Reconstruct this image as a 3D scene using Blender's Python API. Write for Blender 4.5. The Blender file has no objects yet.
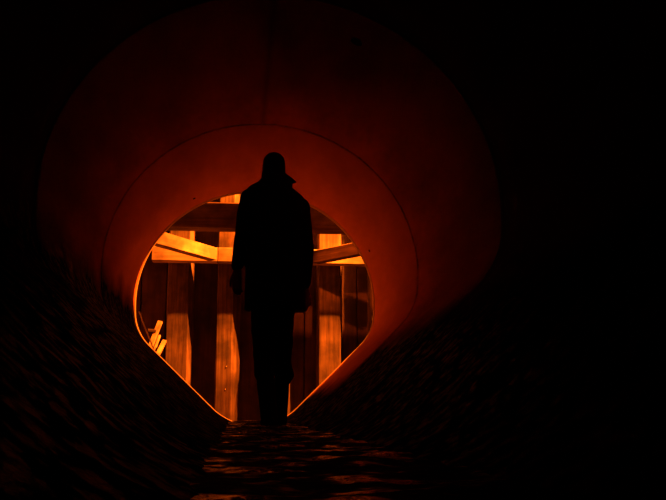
import bpy, bmesh, math, random
from mathutils import Vector, Matrix, noise

random.seed(4)
PI = math.pi
sc = bpy.context.scene
C = sc.collection

# ------------------------------------------------------------------ camera, world, lights, exposure
F = 850.0                                  # focal length in pixels of a 666 x 500 frame
CAM = Vector((0.0, 0.0, 0.146))
_n = math.sqrt(97 ** 2 + 160 ** 2 + F ** 2)
YAW = math.asin(-97 / _n)
PITCH = math.asin((160 / _n) / math.cos(YAW))
cd = bpy.data.cameras.new('camera')
cam = bpy.data.objects.new('camera', cd)
C.objects.link(cam)
cam.location = CAM
cam.rotation_euler = (PI / 2 + PITCH, 0, YAW)
cd.sensor_fit = 'HORIZONTAL'
cd.sensor_width = 36.0
cd.lens = 36.0 * F / 666.0
cd.clip_start = 0.02
cd.clip_end = 100
sc.camera = cam
ROT = Matrix.Rotation(YAW, 3, 'Z') @ Matrix.Rotation(PI / 2 + PITCH, 3, 'X')


def at(px, py, Y):
    """world point on the plane y = Y seen at a pixel of the photograph"""
    d = ROT @ Vector(((px - 333) / F, -(py - 250) / F, -1))
    return CAM + d * ((Y - CAM.y) / d.y)


w = bpy.data.worlds.new('world')
sc.world = w
w.use_nodes = True
w.node_tree.nodes['Background'].inputs[0].default_value = (0.02, 0.002, 0.0, 1)
w.node_tree.nodes['Background'].inputs[1].default_value = 0.0

sc.view_settings.view_transform = 'Standard'
sc.view_settings.look = 'None'
sc.view_settings.gamma = 1
sc.view_settings.use_curve_mapping = False
sc.view_settings.exposure = 0.0
sc.cycles.use_denoising = True
sc.cycles.max_bounces = 10
sc.cycles.diffuse_bounces = 8
sc.cycles.glossy_bounces = 4
sc.cycles.sample_clamp_indirect = 4.0


def spot(name, loc, target, energy, color, size, blend=0.6, radius=0.04):
    l = bpy.data.lights.new(name, 'SPOT')
    l.energy = energy
    l.color = color
    l.spot_size = math.radians(size)
    l.spot_blend = blend
    l.shadow_soft_size = radius
    o = bpy.data.objects.new(name, l)
    C.objects.link(o)
    o.location = loc
    o.rotation_euler = (Vector(target) - Vector(loc)).to_track_quat('-Z', 'Y').to_euler()
    return o


# sodium floodlights at the top of the shaft, shining down on the timbers
spot('floodlight', (2.6, 8.12, 5.1), (0.1, 8.7, 0.6), 9800, (1.0, 0.138, 0.006), 60)
spot('floodlight.001', (2.15, 8.60, 3.9), (0.1, 9.5, 1.3), 5200, (1.0, 0.145, 0.006), 48, 0.35)
# a weaker lamp standing on the bank above the pipe, towards the right-hand timbers
spot('worklamp', (1.22, 7.25, 2.82), (1.10, 9.3, 1.25), 330, (1.0, 0.10, 0.004), 24, 0.5, 0.03)

# ------------------------------------------------------------------ materials


def mat(name):
    m = bpy.data.materials.new(name)
    m.use_nodes = True
    nt = m.node_tree
    b = nt.nodes['Principled BSDF']
    return m, nt, b


def node(nt, typ, **kw):
    n = nt.nodes.new(typ)
    for k, v in kw.items():
        setattr(n, k, v)
    return n


def ramp(nt, stops):
    r = node(nt, 'ShaderNodeValToRGB')
    e = r.color_ramp.elements
    e[0].position, e[0].color = stops[0]
    e[1].position, e[1].color = stops[-1]
    for p, c in stops[1:-1]:
        x = e.new(p)
        x.color = c
    return r


def g(v, a=None):
    return (v, v, v, 1)


def mat_wood(name, dark, light, scale=1.0, rough=0.75, bump=0.25):
    m, nt, b = mat(name)
    L = nt.links
    tc = node(nt, 'ShaderNodeTexCoord')
    oi = node(nt, 'ShaderNodeObjectInfo')
    ad = node(nt, 'ShaderNodeVectorMath', operation='ADD')
    L.new(tc.outputs['Object'], ad.inputs[0])
    L.new(oi.outputs['Random'], ad.inputs[1])
    mp = node(nt, 'ShaderNodeMapping')
    mp.inputs['Scale'].default_value = (30 * scale, 30 * scale, 1.6 * scale)
    L.new(ad.outputs[0], mp.inputs[0])
    n1 = node(nt, 'ShaderNodeTexNoise')
    n1.inputs['Scale'].default_value = 1.0
    n1.inputs['Detail'].default_value = 7
    n1.inputs['Roughness'].default_value = 0.65
    L.new(mp.outputs[0], n1.inputs['Vector'])
    n2 = node(nt, 'ShaderNodeTexNoise')
    n2.inputs['Scale'].default_value = 4.5
    n2.inputs['Detail'].default_value = 5
    L.new(ad.outputs[0], n2.inputs['Vector'])
    r1 = ramp(nt, [(0.3, (*dark, 1)), (0.7, (*light, 1))])
    L.new(n1.outputs[0], r1.inputs[0])
    r2 = ramp(nt, [(0.35, g(0.35)), (0.62, g(1.0))])
    L.new(n2.outputs[0], r2.inputs[0])
    mx = node(nt, 'ShaderNodeMix', data_type='RGBA', blend_type='MULTIPLY')
    mx.inputs[0].default_value = 1.0
    L.new(r1.outputs[0], mx.inputs[6])
    L.new(r2.outputs[0], mx.inputs[7])
    L.new(mx.outputs[2], b.inputs['Base Color'])
    bp = node(nt, 'ShaderNodeBump')
    bp.inputs['Strength'].default_value = bump
    bp.inputs['Distance'].default_value = 0.01
    L.new(n1.outputs[0], bp.inputs['Height'])
    L.new(bp.outputs[0], b.inputs['Normal'])
    b.inputs['Roughness'].default_value = rough
    return m


def mat_plain(name, col, rough=0.7, metal=0.0, bscale=60, bump=0.15, var=0.25):
    m, nt, b = mat(name)
    L = nt.links
    tc = node(nt, 'ShaderNodeTexCoord')
    n1 = node(nt, 'ShaderNodeTexNoise')
    n1.inputs['Scale'].default_value = bscale
    n1.inputs['Detail'].default_value = 4
    L.new(tc.outputs['Object'], n1.inputs['Vector'])
    r1 = ramp(nt, [(0.3, (*[c * (1 - var) for c in col], 1)), (0.7, (*[c * (1 + var) for c in col], 1))])
    L.new(n1.outputs[0], r1.inputs[0])
    L.new(r1.outputs[0], b.inputs['Base Color'])
    bp = node(nt, 'ShaderNodeBump')
    bp.inputs['Strength'].default_value = bump
    bp.inputs['Distance'].default_value = 0.005
    L.new(n1.outputs[0], bp.inputs['Height'])
    L.new(bp.outputs[0], b.inputs['Normal'])
    b.inputs['Roughness'].default_value = rough
    b.inputs['Metallic'].default_value = metal
    return m


def mat_pipe(name, lo, hi, tilt, seam):
    """pale concrete above, black wet invert with the shade of the flanks painted in up to a ragged edge"""
    m, nt, b = mat(name)
    L = nt.links
    geo = node(nt, 'ShaderNodeNewGeometry')
    # broad staining of the concrete
    mp = node(nt, 'ShaderNodeMapping')
    mp.inputs['Scale'].default_value = (1.3, 0.35, 1.3)
    L.new(geo.outputs['Position'], mp.inputs[0])
    n1 = node(nt, 'ShaderNodeTexNoise')
    n1.inputs['Scale'].default_value = 2.2
    n1.inputs['Detail'].default_value = 8
    n1.inputs['Roughness'].default_value = 0.6
    L.new(mp.outputs[0], n1.inputs['Vector'])
    r1 = ramp(nt, [(0.3, (*lo, 1)), (0.7, (*hi, 1))])
    L.new(n1.outputs[0], r1.inputs[0])
    # ragged edge of the painted-in shade, tilted so the right flank looks lit
    sx = node(nt, 'ShaderNodeSeparateXYZ')
    L.new(geo.outputs['Position'], sx.inputs[0])
    n2 = node(nt, 'ShaderNodeTexNoise')
    n2.inputs['Scale'].default_value = 3.0
    n2.inputs['Detail'].default_value = 6
    L.new(geo.outputs['Position'], n2.inputs['Vector'])
    ma = node(nt, 'ShaderNodeMath', operation='MULTIPLY_ADD')
    L.new(n2.outputs[0], ma.inputs[0])
    ma.inputs[1].default_value = -0.28
    tl = node(nt, 'ShaderNodeMath', operation='MULTIPLY_ADD')
    L.new(sx.outputs['X'], tl.inputs[0])
    tl.inputs[1].default_value = tilt[0]
    L.new(sx.outputs['Z'], tl.inputs[2])
    ab = node(nt, 'ShaderNodeMath', operation='ABSOLUTE')
    L.new(sx.outputs['X'], ab.inputs[0])
    tm = node(nt, 'ShaderNodeMath', operation='MULTIPLY_ADD')
    L.new(ab.outputs[0], tm.inputs[0])
    tm.inputs[1].default_value = tilt[1]
    L.new(tl.outputs[0], tm.inputs[2])
    L.new(tm.outputs[0], ma.inputs[2])
    mr = node(nt, 'ShaderNodeMapRange')
    mr.inputs['From Min'].default_value = 0.55
    mr.inputs['From Max'].default_value = 0.80
    L.new(ma.outputs[0], mr.inputs['Value'])
    mx = node(nt, 'ShaderNodeMix', data_type='RGBA')
    mx.inputs[6].default_value = (0.012, 0.010, 0.008, 1)
    L.new(mr.outputs[0], mx.inputs[0])
    L.new(r1.outputs[0], mx.inputs[7])
    # dark casting seam along the crown
    sm = node(nt, 'ShaderNodeMath', operation='SUBTRACT')
    L.new(sx.outputs['X'], sm.inputs[0])
    sm.inputs[1].default_value = 0.147
    sa = node(nt, 'ShaderNodeMath', operation='ABSOLUTE')
    L.new(sm.outputs[0], sa.inputs[0])
    sr = node(nt, 'ShaderNodeMapRange')
    sr.inputs['From Min'].default_value = 0.004
    sr.inputs['From Max'].default_value = 0.030
    sr.inputs['To Min'].default_value = 1.0 - seam
    sr.inputs['To Max'].default_value = 1.0
    L.new(sa.outputs[0], sr.inputs['Value'])
    ms = node(nt, 'ShaderNodeMix', data_type='RGBA', blend_type='MULTIPLY')
    ms.inputs[0].default_value = 1.0
    L.new(mx.outputs[2], ms.inputs[6])
    L.new(sr.outputs[0], ms.inputs[7])
    L.new(ms.outputs[2], b.inputs['Base Color'])
    rr = node(nt, 'ShaderNodeMapRange')
    rr.inputs['To Min'].default_value = 0.5
    rr.inputs['To Max'].default_value = 0.62
    L.new(mr.outputs[0], rr.inputs['Value'])
    L.new(rr.outputs[0], b.inputs['Roughness'])
    # faint wet glints scattered over the pipe wall
    n5 = node(nt, 'ShaderNodeTexNoise')
    n5.inputs['Scale'].default_value = 22.0
    n5.inputs['Detail'].default_value = 3
    L.new(geo.outputs['Position'], n5.inputs['Vector'])
    sp = node(nt, 'ShaderNodeMapRange')
    sp.inputs['From Min'].default_value = 0.52
    sp.inputs['From Max'].default_value = 0.75
    sp.inputs['To Min'].default_value = 0.0
    sp.inputs['To Max'].default_value = 0.016
    L.new(n5.outputs[0], sp.inputs['Value'])
    L.new(sp.outputs[0], b.inputs['Specular IOR Level'])
    # ridged deposit along the wet invert
    mp2 = node(nt, 'ShaderNodeMapping')
    mp2.inputs['Scale'].default_value = (40, 16, 40)
    L.new(geo.outputs['Position'], mp2.inputs[0])
    n3 = node(nt, 'ShaderNodeTexNoise')
    n3.inputs['Scale'].default_value = 1.0
    n3.inputs['Detail'].default_value = 5
    L.new(mp2.outputs[0], n3.inputs['Vector'])
    iv = node(nt, 'ShaderNodeMapRange')
    iv.inputs['To Min'].default_value = 0.45
    iv.inputs['To Max'].default_value = 0.06
    L.new(mr.outputs[0], iv.inputs['Value'])
    bp = node(nt, 'ShaderNodeBump')
    bp.inputs['Distance'].default_value = 0.02
    L.new(iv.outputs[0], bp.inputs['Strength'])
    L.new(n3.outputs[0], bp.inputs['Height'])
    L.new(bp.outputs[0], b.inputs['Normal'])
    return m


def mat_water():
    """patches of rippled water over black silt"""
    m, nt, b = mat('shallow_water')
    L = nt.links
    b.inputs['Base Color'].default_value = (0.008, 0.006, 0.005, 1)
    geo = node(nt, 'ShaderNodeNewGeometry')
    mp = node(nt, 'ShaderNodeMapping')
    mp.inputs['Scale'].default_value = (7, 10, 5)
    L.new(geo.outputs['Position'], mp.inputs[0])
    n3 = node(nt, 'ShaderNodeTexNoise')
    n3.inputs['Scale'].default_value = 1.0
    n3.inputs['Detail'].default_value = 4
    L.new(mp.outputs[0], n3.inputs['Vector'])
    bp = node(nt, 'ShaderNodeBump')
    bp.inputs['Strength'].default_value = 1.0
    bp.inputs['Distance'].default_value = 0.05
    L.new(n3.outputs[0], bp.inputs['Height'])
    L.new(bp.outputs[0], b.inputs['Normal'])
    n4 = node(nt, 'ShaderNodeTexNoise')
    n4.inputs['Scale'].default_value = 12.0
    n4.inputs['Detail'].default_value = 3
    L.new(geo.outputs['Position'], n4.inputs['Vector'])
    wet = node(nt, 'ShaderNodeMapRange')
    wet.inputs['From Min'].default_value = 0.50
    wet.inputs['From Max'].default_value = 0.62
    L.new(n4.outputs[0], wet.inputs['Value'])
    for inp, a, c in (('Roughness', 0.7, 0.16), ('Specular IOR Level', 0.005, 0.10)):
        r = node(nt, 'ShaderNodeMapRange')
        r.inputs['To Min'].default_value = a
        r.inputs['To Max'].default_value = c
        L.new(wet.outputs[0], r.inputs['Value'])
        L.new(r.outputs[0], b.inputs[inp])
    return m


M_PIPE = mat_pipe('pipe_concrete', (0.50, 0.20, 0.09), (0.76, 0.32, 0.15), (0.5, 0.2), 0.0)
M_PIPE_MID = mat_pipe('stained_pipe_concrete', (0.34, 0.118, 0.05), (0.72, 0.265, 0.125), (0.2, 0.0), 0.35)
M_PIPE_DARK = mat_pipe('falloff_pipe_concrete', (0.08, 0.03, 0.017), (0.17, 0.066, 0.036), (0.2, 0.0), 0.35)  # darker copy: light falloff along the near sections put into the colour
M_RIM = mat_plain('lit_rim_concrete', (0.50, 0.40, 0.28), 0.7, bscale=30, bump=0.1, var=0.15)  # paled so the lip of the mouth reads as catching the light
M_WATER = mat_water()
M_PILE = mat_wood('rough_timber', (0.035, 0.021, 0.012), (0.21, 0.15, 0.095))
M_BACK = mat_wood('shaded_timber', (0.035, 0.019, 0.011), (0.085, 0.047, 0.029))  # darker timber: shade of the recesses put into the colour
M_BRACE = mat_wood('sawn_timber', (0.36, 0.29, 0.18), (0.62, 0.52, 0.36), bump=0.12)
M_BEAM = mat_wood('stained_timber', (0.06, 0.032, 0.018), (0.16, 0.088, 0.05))
M_MUD = mat_plain('pit_mud', (0.11, 0.065, 0.042), 0.8, bscale=9, bump=0.6)
M_WALL = mat_plain('shaft_boarding', (0.05, 0.036, 0.027), 0.9, bscale=12, bump=0.5)
M_PALE = mat_plain('pale_boarding', (0.14, 0.085, 0.055), 0.9, bscale=12, bump=0.5)
M_STEEL = mat_plain('galvanised_steel', (0.60, 0.55, 0.48), 0.35, 1.0)
M_COAT = mat_plain('black_coat_cloth', (0.012, 0.012, 0.013), 0.9, bscale=220)
M_TROUSER = mat_plain('black_trouser_cloth', (0.014, 0.014, 0.016), 0.9, bscale=200)
M_BOOT = mat_plain('black_rubber', (0.010, 0.010, 0.010), 0.6, bscale=40, bump=0.05)
M_HAIR = mat_plain('dark_hair', (0.012, 0.009, 0.007), 0.8, bscale=90, bump=0.5)
M_SKIN = mat_plain('skin', (0.42, 0.25, 0.18), 0.6, bscale=50, bump=0.05, var=0.06)
M_EYE = mat_plain('eye', (0.75, 0.74, 0.70), 0.2, bscale=5, bump=0.0, var=0.02)
M_DARK = mat_plain('dark_mortar', (0.03, 0.025, 0.02), 0.95, bscale=30)

# ------------------------------------------------------------------ helpers


def obj(name, bm, material, parent=None, smooth=False):
    me = bpy.data.meshes.new(name)
    bmesh.ops.recalc_face_normals(bm, faces=bm.faces[:])
    bm.to_mesh(me)
    bm.free()
    if smooth:
        for p in me.polygons:
            p.use_smooth = True
    me.materials.append(material)
    o = bpy.data.objects.new(name, me)
    C.objects.link(o)
    if parent:
        o.parent = parent
    return o


def tag(o, label=None, cat=None, group=None, kind=None):
    if label:
        o['label'] = label
    if cat:
        o['category'] = cat
    if group:
        o['group'] = group
    if kind:
        o['kind'] = kind
    return o


def empty(name, loc, label, cat, group=None):
    o = bpy.data.objects.new(name, None)
    o.empty_display_size = 0.1
    C.objects.link(o)
    o.location = loc
    return tag(o, label, cat, group)


def strip(bm, rings, closed=True, caps=True):
    """skin a list of equal-length point rings"""
    vs = [[bm.verts.new(p) for p in r] for r in rings]
    n = len(vs[0])
    for a, b in zip(vs, vs[1:]):
        for i in range(n if closed else n - 1):
            j = (i + 1) % n
            bm.faces.new((a[i], a[j], b[j], b[i]))
    if caps:
        bm.faces.new(vs[0])
        bm.faces.new(list(reversed(vs[-1])))
    return vs


def box(bm, x0, x1, y0, y1, z0, z1):
    r = [(x0, y0), (x1, y0), (x1, y1), (x0, y1)]
    strip(bm, [[(x, y, z) for x, y in r] for z in (z0, z1)])


def beam_mesh(length, wd, ht, bev=0.008, rough=0.004, seed=0, n=14):
    """a sawn timber along local +z (centre line at 0,0): chamfered section with slightly uneven faces"""
    bm = bmesh.new()
    a, b = wd / 2, ht / 2
    sec = [(-a + bev, -b), (0, -b), (a - bev, -b), (a, -b + bev), (a, 0), (a, b - bev), (a - bev, b), (0, b), (-a + bev, b),
           (-a, b - bev), (-a, 0), (-a, -b + bev)]
    rings = []
    for k in range(n + 1):
        z = length * k / n
        ring = []
        for i, (x, y) in enumerate(sec):
            d = noise.noise_vector(Vector((x * 4 + seed * 7.3, y * 4, z * 3.1)))
            ring.append((x + d.x * rough, y + d.y * rough, z))
        rings.append(ring)
    strip(bm, rings)
    return bm


def place_beam(o, p0, p1, up=(0, 0, 1)):
    """point local +z from p0 to p1, local +y as near to up as can be"""
    p0, p1 = Vector(p0), Vector(p1)
    z = (p1 - p0).normalized()
    x = Vector(up).cross(z).normalized()
    y = z.cross(x)
    m = Matrix((x, y, z)).transposed().to_4x4()
    m.translation = p0
    o.matrix_world = m
    return o


# ------------------------------------------------------------------ the tunnel: egg-shaped concrete pipe in sections
YE = 7.70                                  # mouth of the pipe
PITCH_Y = 1.925                            # length of one pipe section


def profile():
    """half outline in pixels of the mouth: a round crown, tight haunches, straight flanks at 45 degrees, a rounded invert"""
    cx = 254.5
    h = []
    for i in range(33):
        a = PI / 2 * i / 32
        h.append((119.4 * math.sin(a), 307 - 114.5 * math.cos(a)))
    r = 46.0
    for i in range(0, 9):
        a = PI / 4 * i / 8
        h.append((119.4 - r + r * math.cos(a), 313 + r * math.sin(a)))
    p0 = Vector(h[-1])
    r = 60.0
    p1 = Vector((r / math.sqrt(2), 426 - r + r / math.sqrt(2)))
    for i in range(1, 16):
        h.append(tuple(p0.lerp(p1, i / 16)))
    for i in range(0, 11):
        a = PI / 4 * (1 - i / 10)
        h.append((r * math.sin(a), 426 - r + r * math.cos(a)))
    px = [(cx + x, y) for x, y in h] + [(cx - x, y) for x, y in reversed(h[1:-1])]
    out = []
    for x, y in px:
        p = at(x, y, YE)
        out.append(Vector((p.x, p.z)))
    return out


PROF = profile()
NP = len(PROF)
ZI = min(p.y for p in PROF)
XC = at(254.5, 300, YE).x
NORM = []
for i in range(NP):
    t = PROF[(i + 1) % NP] - PROF[i - 1]
    n = Vector((-t.y, t.x)).normalized()
    if n.dot(PROF[i] - Vector((XC, 1.1))) < 0:
        n = -n
    NORM.append(n)


def ring_at(Y, off):
    return [(p.x + n.x * off, Y, p.y + n.y * off) for p, n in zip(PROF, NORM)]


def pipe_section(y0, y1, last=False):
    bm = bmesh.new()
    path = [(y0, 0.15), (y0, 0.007), (y0 + 0.006, 0.001), (y0 + 0.03, 0.0)]
    m = 10
    yl = y1 - (0.02 if last else 0.13)
    for k in range(1, m + 1):
        path.append((y0 + 0.03 + (yl - y0 - 0.03) * k / m, 0.0))
    if last:
        path += [(y1 - 0.006, 0.003), (y1, 0.012), (y1, 0.15)]
    else:
        path += [(y1 - 0.125, 0.001), (y1 - 0.115, 0.007), (y1 - 0.004, 0.007), (y1 - 0.004, 0.15)]
    rings = [ring_at(Y, o) for Y, o in path]
    rings.append(rings[0])
    strip(bm, rings, closed=True, caps=False)
    bmesh.ops.remove_doubles(bm, verts=bm.verts[:], dist=1e-5)
    return bm


k = 0
y1 = YE
sections = []
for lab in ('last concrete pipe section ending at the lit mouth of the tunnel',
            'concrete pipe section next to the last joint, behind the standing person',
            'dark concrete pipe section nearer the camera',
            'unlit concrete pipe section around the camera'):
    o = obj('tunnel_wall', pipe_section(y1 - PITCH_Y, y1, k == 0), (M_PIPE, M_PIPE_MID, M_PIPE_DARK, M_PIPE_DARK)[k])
    for p in o.data.polygons:
        p.use_smooth = True
    o.data.set_sharp_from_angle(angle=math.radians(28))
    tag(o, lab, 'tunnel pipe', 'pipe sections of the tunnel', 'structure')
    y1 -= PITCH_Y
    sections.append(o)
    k += 1

bm = bmesh.new()  # added rim, its pale colour paints the lit edge of the mouth
path = [(YE - 0.055, 0.012), (YE - 0.055, -0.004), (YE - 0.05, -0.006), (YE + 0.004, -0.006), (YE + 0.014, 0.004), (YE + 0.014, 0.15), (YE + 0.002, 0.15), (YE + 0.002, 0.012)]
rings = [ring_at(Y, o_) for Y, o_ in path]
rings.append(rings[0])
strip(bm, rings, caps=False)
bmesh.ops.remove_doubles(bm, verts=bm.verts[:], dist=1e-5)
rim = obj('mouth_rim', bm, M_RIM, sections[0])
rim['label'] = 'thin rim around the mouth, paled to look lit'
for p in rim.data.polygons:
    p.use_smooth = True
rim.data.set_sharp_from_angle(angle=math.radians(28))

# lifting sockets cast in the crown of the pipe, filled with dark mortar
for px, py, rad in ((357, 41, 0.032), (369.8, 250.5, 0.011), (194, 198, 0.013)):
    # find the crown point of the profile this pixel looks at
    d = (at(px, py, 1.0) - CAM)
    best = None
    for i in range(400):
        t = 2.0 + 6.0 * i / 400
        q = CAM + d * t
        dist = min(((Vector((q.x, q.z)) - p).length, j) for j, p in enumerate(PROF))
        inside = (Vector((q.x, q.z)) - PROF[dist[1]]).dot(NORM[dist[1]])
        if inside > 0:
            best = (q, dist[1])
            break
    if best and 0.2 < best[0].y < YE - 0.1:
        q, j = best
        n = Vector((NORM[j].x, 0, NORM[j].y))
        bm = bmesh.new()
        bmesh.ops.create_cone(bm, segments=20, radius1=rad, radius2=rad * 0.8, depth=0.012, cap_ends=True)
        sec = sections[min(3, int((YE - q.y) / PITCH_Y))]
        s = obj('lifting_socket', bm, M_DARK, sec)
        s.matrix_world = Matrix.Translation(q - n * 0.003) @ n.to_track_quat('Z', 'Y').to_matrix().to_4x4()

# water lying in the invert
ZW = ZI + 0.045
bm = bmesh.new()
low = [p for p in PROF if p.y < ZW + 0.03]
lo_x, hi_x = XC - 0.232, XC + 0.232
nx, ny = 24, 160
grid = []
for j in range(ny + 1):
    Y = 0.05 + (7.62 - 0.05) * j / ny
    row = []
    for i in range(nx + 1):
        x = lo_x + (hi_x - lo_x) * i / nx
        z = ZW + 0.010 * noise.noise(Vector((x * 6, Y * 8, 1.7))) + 0.005 * noise.noise(Vector((x * 17, Y * 21, 4.2)))
        row.append(bm.verts.new((x, Y, z)))
    grid.append(row)
for j in range(ny):
    for i in range(nx):
        bm.faces.new((grid[j][i], grid[j][i + 1], grid[j + 1][i + 1], grid[j + 1][i]))
o = obj('water', bm, M_WATER, smooth=True)
tag(o, 'shallow rippled dark water lying along the bottom of the pipe', 'water', kind='stuff')

# ------------------------------------------------------------------ the shaft beyond the mouth
ZF = -0.30
XL, XR = -1.48, 2.30
YP, YB = 9.20, 9.47                        # faces of the forward timbers and of the boards set back between them
ZT = 3.55
bm = bmesh.new()
n = 30
rows = []
for j in range(n + 1):
    row = []
    for i in range(n + 1):
        x = XL - 0.1 + (XR - XL + 0.2) * i / n
        y = 6.8 + 3.0 * j / n
        row.append(bm.verts.new((x, y, ZF - 0.015 + 0.02 * noise.noise(Vector((x * 3, y * 3, 0))))))
    rows.append(row)
for j in range(n):
    for i in range(n):
        bm.faces.new((rows[j][i], rows[j][i + 1], rows[j + 1][i + 1], rows[j + 1][i]))
tag(obj('floor', bm, M_MUD, smooth=True), 'muddy floor of the shaft beyond the tunnel mouth', 'floor', kind='structure')
for nm, x0, x1, ya, yb in (('wall_left', XL - 0.1, XL, 7.72, 9.60), ('wall_right', XR, XR + 0.1, 7.72, 9.60), ('wall_far', XL - 0.1, XR + 0.1, YB + 0.10, YB + 0.2)):
    bm = bmesh.new()
    box(bm, x0, x1, ya, yb, ZF - 0.05, ZT)
    tag(obj(nm, bm, M_PALE if nm == 'wall_left' else M_WALL), None, None, kind='structure')


def pile(px0, px1, cham_l, cham_r, seed, label, dep=0.10):
    """a heavy rough timber standing upright, its front corners hewn away"""
    xa, xb = at(px0, 300, YP).x, at(px1, 300, YP).x
    xm = (xa + xb) / 2
    bm = bmesh.new()
    ca, cb = cham_l, cham_r
    hw = (xb - xa) / 2
    sec = [(-hw, 0.26), (-hw, 0.09 if ca > 0.03 else 0.012), (-hw + ca, 0), (0.0, 0.0), (hw - cb, 0.0), (hw - cb * 0.45, dep * 0.5), (hw, dep), (hw, 0.26)]
    rings = []
    m = 40
    for k in range(m + 1):
        z = ZF + (ZT - ZF) * k / m
        ring = []
        for i, (x, y) in enumerate(sec):
            d = noise.noise_vector(Vector((i * 3.1 + seed * 11.7, seed, z * 2.1)))
            e = noise.noise_vector(Vector((i * 3.1 + seed * 5.7, seed, z * 7.1)))
            amp = 0.014 if 3 < i < 7 else 0.006
            ring.append((x + d.x * amp + e.x * amp * 0.35, y + abs(d.y) * 0.008, z))
        rings.append(ring)
    strip(bm, rings)
    o = obj('upright_timber', bm, M_PILE)
    o.location = (xm, YP, 0)
    tag(o, label, 'timber', 'upright timbers of the far wall')
    return o


p1 = pile(167, 193, 0.012, 0.055, 1, 'leftmost upright timber beneath the bright sloping left brace', 0.12)
p2 = pile(217, 240.5, 0.012, 0.085, 2, 'upright timber with bright right edge just left of the standing person', 0.12)
p3 = pile(266, 291.5, 0.02, 0.05, 3, 'upright timber mostly hidden behind the standing person')
p4 = pile(318.5, 342.5, 0.012, 0.03, 4, 'upright timber with orange lower half right of the person')
p5 = pile(371, 396, 0.012, 0.03, 5, 'upright timber added behind the right pipe edge to shade the recess')  # added to keep the floodlights off the recess beside it
# nail heads in the second upright
for px, py in ((226.4, 366.5), (225.3, 389.5)):
    q = at(px, py, YP)
    bm = bmesh.new()
    bmesh.ops.create_uvsphere(bm, u_segments=12, v_segments=8, radius=0.007)
    s = obj('nail', bm, M_STEEL, p2, smooth=True)
    s.location = (q.x - p2.location.x, 0.002, q.z)

# boards set back between the uprights
boards = [
    (116, 140.6, 'dark recessed board in the far left corner of the shaft'),
    (141.6, 166, 'dark recessed board left of the leftmost upright timber'),
    (191.5, 217, 'dark recessed board between the two upright timbers left of the person'),
    (239.5, 266.5, 'recessed board showing dull red left of the person\'s legs'),
    (290.5, 304.2, 'recessed board directly right of the person\'s legs'),
    (305.2, 318.8, 'recessed board touching the left side of the upright timber right of the person'),
    (342, 356.6, 'dim red recessed board right of the orange-lit upright timber'),
    (357.6, 374, 'rightmost visible recessed board beside the right pipe edge'),
]
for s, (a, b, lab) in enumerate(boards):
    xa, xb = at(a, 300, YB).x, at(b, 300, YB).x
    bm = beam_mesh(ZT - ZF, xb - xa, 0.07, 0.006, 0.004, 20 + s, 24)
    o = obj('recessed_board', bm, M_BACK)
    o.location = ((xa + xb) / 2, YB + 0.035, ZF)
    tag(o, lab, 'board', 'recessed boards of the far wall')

# walers along the far wall
YW = 9.045
wz0, wz1 = at(220, 261.5, YW).z, at(220, 247.5, YW).z


def waler(x0, x1, z0, z1, label, seed, m=M_BRACE):
    dep = YP - YW - 0.004
    o = obj('waler', beam_mesh(x1 - x0, z1 - z0, dep, 0.006, 0.003, seed, 20), m)
    place_beam(o, (x0, YP - 0.002 - dep / 2, (z0 + z1) / 2), (x1, YP - 0.002 - dep / 2, (z0 + z1) / 2), up=(0, 1, 0))
    return tag(o, label, 'beam', 'walers on the far wall')


waler(at(152, 255, YW).x, at(217.6, 255, YW).x, wz0, wz1, 'horizontal timber waler behind the sloping left brace', 31)
waler(at(218.4, 255, YW).x, at(392, 255, YW).x, wz0, wz1, 'horizontal timber waler running behind the person to the right side', 32)
waler(XL + 0.02, XR - 0.02, 2.98, 3.14, 'high timber waler above the tunnel mouth', 33)

# corner braces, level timbers from the middle of the waler out to the side walls
zb = (wz0 + wz1) / 2


def brace(pa, pb, ht, wd, label, seed, m):
    o = obj('corner_brace', beam_mesh((Vector(pb) - Vector(pa)).length, wd, ht, 0.005, 0.003, seed, 12), m)
    place_beam(o, pa, pb)
    return tag(o, label, 'brace', 'corner braces under the crown of the shaft')


A = at(213, 254.5, YW - 0.07)
B = at(160.5, 239.5, 8.42)
D = (B - A)
brace(A, A + D * 1.42, 0.135, 0.11, 'bright orange timber brace sloping up to the left pipe edge', 41, M_BRACE)
A = at(315.5, 257.5, YW - 0.05)
B = at(357, 249.5, 8.70)
D = (B - A)
brace(A, A + D * 1.30, 0.135, 0.11, 'dull brown timber brace sloping up to the right pipe edge', 42, M_PILE)

# heavy cross beam just outside the mouth
YX = 7.93
z_lo, z_hi = at(255, 228, YX).z, at(255, 203, YX).z
o = obj('cross_beam', beam_mesh(XR - XL - 0.02, z_hi - z_lo, 0.22, 0.012, 0.006, 51, 26), M_BEAM)
place_beam(o, (XL + 0.01, YX + 0.11, (z_lo + z_hi) / 2), (XR - 0.01, YX + 0.11, (z_lo + z_hi) / 2), up=(0, 1, 0))
tag(o, 'heavy dark red cross beam spanning the top of the tunnel mouth', 'beam')

# offcuts leaning in the left corner
for s, (pa, pb, Y, wd, th, lab) in enumerate((
        ((151.5, 344), (160.2, 321.5), 9.02, 0.050, 0.03, 'tallest of the short orange planks leaning behind the left pipe edge'),
        ((155.5, 347.5), (159.6, 335.5), 9.07, 0.024, 0.02, 'thin middle stick between the two short orange planks at left'),
        ((158.8, 352.5), (164.6, 340.8), 8.95, 0.042, 0.03, 'lower short plank nearest the leftmost upright timber'))):
    top = at(pb[0], pb[1], Y)
    nxt = at(pa[0], pa[1], Y - 0.10)
    d = nxt - top
    base = top + d * ((ZF + 0.01 - top.z) / d.z)
    o = obj('short_plank', beam_mesh((top - base).length, wd, th, 0.003, 0.002, 60 + s, 8), M_BRACE)
    place_beam(o, base, top, up=(0.2, 1, 0))
    tag(o, lab, 'plank', 'short planks leaning at the left')
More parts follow.
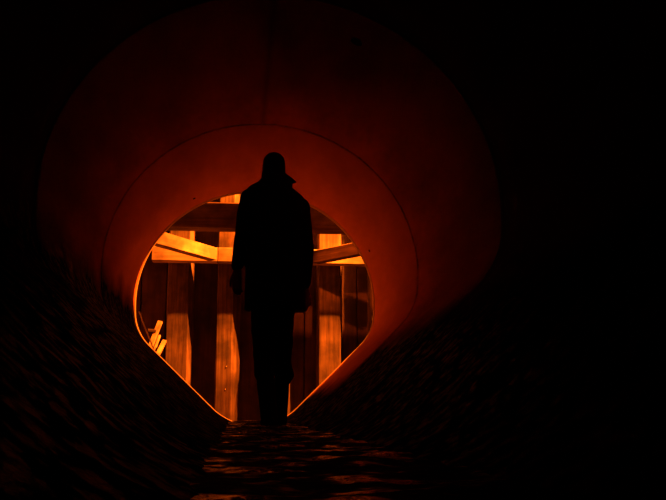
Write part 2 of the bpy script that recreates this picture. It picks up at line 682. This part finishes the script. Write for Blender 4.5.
# a batten nailed across the tallest plank
plank = bpy.data.objects['short_plank']
a, b = at(147.8, 330.4, 8.955), at(156, 331.0, 8.965)
o = obj('batten', beam_mesh((b - a).length, 0.034, 0.03, 0.003, 0.002, 70, 4), M_PILE)
place_beam(o, a, b)
mw = o.matrix_world.copy()
o.parent = plank
o.matrix_parent_inverse = plank.matrix_world.inverted()
o.matrix_world = mw


def tube(bm, pts, radii, seg=12, flat=(1, 1), up=None):
    rings = []
    pts = [Vector(p) for p in pts]
    n = len(pts)
    ref = Vector(up) if up else Vector((0, 1, 0))
    for i, p in enumerate(pts):
        t = (pts[min(i + 1, n - 1)] - pts[max(i - 1, 0)]).normalized()
        x = ref.cross(t)
        if x.length < 1e-3:
            x = Vector((1, 0, 0)).cross(t)
        x.normalize()
        y = t.cross(x)
        r = radii[i]
        rings.append([p + x * (math.cos(2 * PI * k / seg) * r * flat[0]) + y * (math.sin(2 * PI * k / seg) * r * flat[1]) for k in range(seg)])
    strip(bm, rings)


def capsule(bm, pts, radii, seg=14, flat=(1, 1), up=None):
    """tapering limb with rounded ends"""
    pts = [Vector(p) for p in pts]
    P, R = [], []
    d0 = (pts[0] - pts[1]).normalized()
    for a in (80, 55, 28):
        P.append(pts[0] + d0 * radii[0] * math.sin(math.radians(a)))
        R.append(radii[0] * math.cos(math.radians(a)))
    P += pts
    R += list(radii)
    d1 = (pts[-1] - pts[-2]).normalized()
    for a in (28, 55, 80):
        P.append(pts[-1] + d1 * radii[-1] * math.sin(math.radians(a)))
        R.append(radii[-1] * math.cos(math.radians(a)))
    tube(bm, P, R, seg, flat, up)


bm = bmesh.new()
pts = [at(139.3, 311.5, 8.0), at(142, 320, 8.0), at(146, 330, 8.0), at(149.5, 338.5, 8.0), at(158, 361, 8.0)]
q = pts[-1].copy()
pts.append(Vector((q.x + 0.20, 8.0, ZF)))
tube(bm, pts, [0.006] * len(pts), 8)
o = obj('steel_rod', bm, M_STEEL, smooth=True)
tag(o, 'thin bent steel rod close behind the left pipe edge', 'rod')

# ------------------------------------------------------------------ the person
YM = 5.50
foot = at(275, 432, YM)
PX, PZ = foot.x, ZI + 0.012
person = empty('person', (PX, YM, PZ), 'person in a dark hip-length coat standing upright in the pipe, arms hanging', 'person')


def L(px, py, dy=0.0):
    p = at(px, py, YM)
    return Vector((p.x - PX, dy, p.z - PZ))


U = at(276, 300, YM).x - at(275, 300, YM).x        # one pixel in metres at the person


def loft(bm, rows, seg=28, e=2.4):
    """rows of (px centre, py, half width px, half depth m, dy)"""
    rings = []
    for cx, py, hw, hd, dy in rows:
        c = L(cx, py, dy)
        r = []
        for k in range(seg):
            a = 2 * PI * k / seg
            ca, sa = math.cos(a), math.sin(a)
            x = abs(ca) ** (2 / e) * math.copysign(1, ca) * hw * U
            y = abs(sa) ** (2 / e) * math.copysign(1, sa) * hd
            r.append((c.x + x, c.y + y, c.z))
        rings.append(r)
    strip(bm, rings)


def remesh(name, bm, material, parent, voxel, smooth=4):
    o = obj('tmp', bm, material)
    m = o.modifiers.new('r', 'REMESH')
    m.mode = 'VOXEL'
    m.voxel_size = voxel
    s = o.modifiers.new('s', 'SMOOTH')
    s.iterations = smooth
    s.factor = 0.5
    dg = bpy.context.evaluated_depsgraph_get()
    dg.update()
    me = bpy.data.meshes.new_from_object(o.evaluated_get(dg))
    old = o.data
    bpy.data.objects.remove(o)
    bpy.data.meshes.remove(old)
    me.name = name
    for p in me.polygons:
        p.use_smooth = True
    if not me.materials:
        me.materials.append(material)
    r = bpy.data.objects.new(name, me)
    C.objects.link(r)
    r.parent = parent
    return r


# joints (the person faces away down the tunnel, +y)
SH_L, EL_L, WR_L = L(249, 198), L(241.5, 240, -0.03), L(237.2, 268, 0.02)
SH_R, EL_R, WR_R = L(301, 207), L(306.5, 250, -0.03), L(304.8, 286, 0.02)
HIP_L, KN_L, AN_L = L(263, 300), L(263.5, 362, 0.00), L(268.3, 417, -0.13)
HIP_R, KN_R, AN_R = L(283, 300), L(282, 362, 0.07), L(280.3, 417, 0.13)

bm = bmesh.new()
loft(bm, [(275, 187, 12, 0.05, -0.01), (275, 192, 20, 0.08, -0.01), (275, 200, 24, 0.09, -0.01), (275, 225, 22, 0.10, 0.0), (275, 255, 20, 0.09, 0.0),
          (274, 290, 22, 0.10, 0.0), (274, 308, 19, 0.09, 0.0)])
capsule(bm, [L(274, 195, -0.01), L(274, 182, 0.0), L(274, 172, 0.01)], [0.062, 0.056, 0.055])           # neck
# head: skull, jaw, nose, ears, lips
hc = L(274, 167, 0.015)
for rows in ([(274, 154.6, 3, 0.02, 0.0), (274, 156, 6.0, 0.052, 0.0), (274, 159, 8.8, 0.078, 0.003), (274, 163, 10.4, 0.090, 0.006), (274, 168, 10.4, 0.092, 0.010),
              (274, 173, 10, 0.086, 0.016), (274, 178, 8.8, 0.072, 0.030), (274, 182, 7.0, 0.050, 0.046), (274, 185.5, 4.0, 0.028, 0.060)],):
    loft(bm, rows, 24, 2.1)
capsule(bm, [hc + Vector((0, 0.088, 0.006)), hc + Vector((0, 0.106, -0.03))], [0.009, 0.014], 10)         # nose
capsule(bm, [hc + Vector((-0.019, 0.083, -0.062)), hc + Vector((0.019, 0.083, -0.062))], [0.007, 0.007], 8)  # lips
capsule(bm, [hc + Vector((-0.045, 0.078, 0.026)), hc + Vector((0.045, 0.078, 0.026))], [0.009, 0.009], 8)  # brow
for s in (-1, 1):
    capsule(bm, [hc + Vector((s * 0.070, 0.0, 0.016)), hc + Vector((s * 0.071, 0.004, -0.026))], [0.014, 0.010], 10, (0.5, 1.1))
# limbs
capsule(bm, [SH_L, SH_L.lerp(EL_L, 0.5), EL_L, EL_L.lerp(WR_L, 0.4), WR_L], [0.046, 0.042, 0.035, 0.036, 0.025])
capsule(bm, [SH_R, SH_R.lerp(EL_R, 0.5), EL_R, EL_R.lerp(WR_R, 0.4), WR_R], [0.046, 0.042, 0.035, 0.036, 0.025])
capsule(bm, [L(260, 196), SH_L], [0.05, 0.048])
capsule(bm, [L(290, 198), SH_R], [0.05, 0.048])
for H, K, A_ in ((HIP_L, KN_L, AN_L), (HIP_R, KN_R, AN_R)):
    capsule(bm, [H, H.lerp(K, 0.5), K, K.lerp(A_, 0.35), A_], [0.066, 0.062, 0.046, 0.047, 0.032])
    capsule(bm, [A_ + Vector((0, -0.02, -0.045)), A_ + Vector((0, 0.13, -0.052))], [0.030, 0.026])


def hand(bm, wr, d, side):
    """relaxed hand hanging from the wrist: palm, four unequal curled fingers and a thumb off the side of the palm"""
    d = Vector(d).normalized()
    wv = Vector((0.80, 0.60 * side, 0)).normalized()               # across the palm; thumb on the forward edge
    if wv.y < 0:
        wv = -wv
    wv = (wv - d * wv.dot(d)).normalized()
    nv = d.cross(wv).normalized()                                  # out of the palm
    if nv.x * side > 0:
        nv = -nv                                                   # palm faces the thigh
    p0 = wr + d * 0.012
    for o_, r in ((-0.026, 0.015), (-0.009, 0.016), (0.009, 0.016), (0.026, 0.015)):
        capsule(bm, [p0 + wv * o_ * 0.55, p0 + d * 0.045 + wv * o_ * 0.95, p0 + d * 0.085 + wv * o_], [0.016, r, 0.0125], 10)
    for o_, ln in ((-0.031, 0.062), (-0.011, 0.078), (0.010, 0.084), (0.031, 0.075)):
        b0 = p0 + d * 0.088 + wv * o_
        b1 = b0 + (d + nv * 0.25).normalized() * ln * 0.45
        b2 = b1 + (d + nv * 0.75).normalized() * ln * 0.32
        b3 = b2 + (d + nv * 1.3).normalized() * ln * 0.23
        capsule(bm, [b0, b1, b2, b3], [0.0095, 0.0088, 0.0080, 0.0070], 10)
    t0 = p0 + d * 0.028 + wv * 0.026
    t1 = t0 + (d * 0.75 + wv * 0.75 + nv * 0.25).normalized() * 0.042
    t2 = t1 + (d * 0.95 + wv * 0.35 + nv * 0.3).normalized() * 0.032
    t3 = t2 + (d * 1.0 + wv * 0.1 + nv * 0.35).normalized() * 0.022
    capsule(bm, [t0, t1, t2, t3], [0.015, 0.012, 0.0105, 0.0085], 10)


hand(bm, WR_L, L(236, 300, 0.03) - WR_L, -1)
hand(bm, WR_R, L(305.5, 316, 0.03) - WR_R, 1)
remesh('body', bm, M_SKIN, person, 0.0055, 3)
for s in (-1, 1):
    bm = bmesh.new()
    bmesh.ops.create_uvsphere(bm, u_segments=12, v_segments=8, radius=0.012)
    e = obj('eye', bm, M_EYE, person, smooth=True)
    e.location = hc + Vector((s * 0.030, 0.0755, 0.008))

# hair
bm = bmesh.new()
loft(bm, [(274, 153.6, 3, 0.03, -0.004), (274, 155, 6.6, 0.060, -0.006), (274, 158.5, 10.0, 0.088, -0.010), (274, 163, 11.3, 0.092, -0.018), (273.6, 169, 11.6, 0.080, -0.032),
          (273.4, 174, 11.8, 0.064, -0.045), (273.4, 181, 12.5, 0.050, -0.050), (274, 186, 12, 0.030, -0.050)], 28, 2.1)
o = remesh('hair', bm, M_HAIR, person, 0.006, 3)
for v in o.data.vertices:
    d = noise.noise(Vector((v.co.x * 60, v.co.y * 60, v.co.z * 14)))
    v.co += Vector((d * 0.004, d * 0.004, 0))

# coat: body, sleeves, turned-up collar, one shell
bm = bmesh.new()
loft(bm, [(274, 183.5, 15, 0.075, -0.012), (270.5, 187, 20.5, 0.095, -0.012), (270.5, 191, 25, 0.11, -0.012), (274, 197, 30, 0.125, -0.01), (275.5, 215, 31, 0.14, -0.005), (275, 245, 29.5, 0.135, 0.0),
          (275, 268, 29.5, 0.135, 0.0), (275, 292, 30.5, 0.145, 0.0), (275, 311, 31, 0.150, 0.0)], 32, 2.3)
capsule(bm, [L(262, 194, -0.01), SH_L + Vector((-0.003, 0, -0.006))], [0.062, 0.060])
capsule(bm, [L(288, 197, -0.01), SH_R + Vector((0.003, 0, -0.006))], [0.062, 0.060])
capsule(bm, [SH_L, SH_L.lerp(EL_L, 0.5), EL_L, EL_L.lerp(WR_L, 0.4), WR_L + Vector((0, 0, 0.022))], [0.062, 0.058, 0.052, 0.049, 0.040])
capsule(bm, [SH_R, SH_R.lerp(EL_R, 0.5), EL_R, EL_R.lerp(WR_R, 0.4), WR_R + Vector((0, 0, 0.022))], [0.062, 0.056, 0.050, 0.050, 0.040])
# hood rolled down behind the neck, its edge sticking out at the right
capsule(bm, [L(261, 185, -0.02), L(266, 183, -0.085), L(275, 182.5, -0.105), L(284, 183, -0.085), L(286, 185, -0.02)], [0.026, 0.034, 0.036, 0.034, 0.024])
capsule(bm, [L(283, 180, -0.05), L(289.5, 181.8, -0.04), L(295, 183.4, -0.03)], [0.036, 0.024, 0.010])
capsule(bm, [L(259, 186, 0.0), L(266, 188, 0.07), L(275, 190, 0.09), L(284, 188, 0.07), L(289, 186, 0.0)], [0.024, 0.024, 0.024, 0.024, 0.026])
coat = remesh('coat', bm, M_COAT, person, 0.0075, 5)
for v in coat.data.vertices:
    d = noise.noise(Vector((v.co.x * 13, v.co.y * 13, v.co.z * 9 + 3)))
    v.co += v.normal * d * 0.006

# trousers: two legs joined at the hips, bagging over the boot tops
bm = bmesh.new()
loft(bm, [(274, 296, 20, 0.105, 0.0), (273, 312, 20, 0.105, 0.0), (272.5, 322, 19.5, 0.10, 0.005), (272.5, 334, 19, 0.095, 0.01)], 28, 2.4)
for H, K, A_, s in ((HIP_L, KN_L, AN_L, -1), (HIP_R, KN_R, AN_R, 1)):
    bag = K.lerp(A_, 0.24) + Vector((s * (0.004 if s < 0 else 0.022), 0, 0))
    cuff = K.lerp(A_, 0.42)
    capsule(bm, [H, H.lerp(K, 0.5), K, bag, cuff], [0.082, 0.076, 0.064, 0.064 if s < 0 else 0.068, 0.046])
o = remesh('trousers', bm, M_TROUSER, person, 0.0075, 4)
for v in o.data.vertices:
    d = noise.noise(Vector((v.co.x * 15, v.co.y * 15, v.co.z * 20)))
    v.co += v.normal * d * 0.006

# boots
for A_, K, s in ((AN_L, KN_L, -1), (AN_R, KN_R, 1)):
    bm = bmesh.new()
    top = K.lerp(A_, 0.36)
    z0 = 0.014 if s < 0 else 0.026
    capsule(bm, [top, K.lerp(A_, 0.6), A_, A_ + Vector((0, 0.0, -0.03))], [0.058, 0.057, 0.053, 0.053])
    tip = Vector((A_.x + s * 0.022, A_.y + 0.17, z0 + 0.034))
    capsule(bm, [Vector((A_.x, A_.y - 0.035, z0 + 0.042)), Vector((A_.x + s * 0.008, A_.y + 0.06, z0 + 0.046)), tip], [0.042, 0.047, 0.036], 16, (1.0, 0.9))
    # sole
    rows = []
    for zz in (z0 - 0.006, z0 + 0.016):
        ring = []
        for k in range(28):
            a = 2 * PI * k / 28
            y = A_.y + 0.062 + 0.150 * math.cos(a)
            x = A_.x + s * 0.010 + (0.042 + 0.006 * math.cos(a)) * math.sin(a)
            ring.append((x, y, zz))
        rows.append(ring)
    strip(bm, rows)
    remesh('boot', bm, M_BOOT, person, 0.0065, 3)
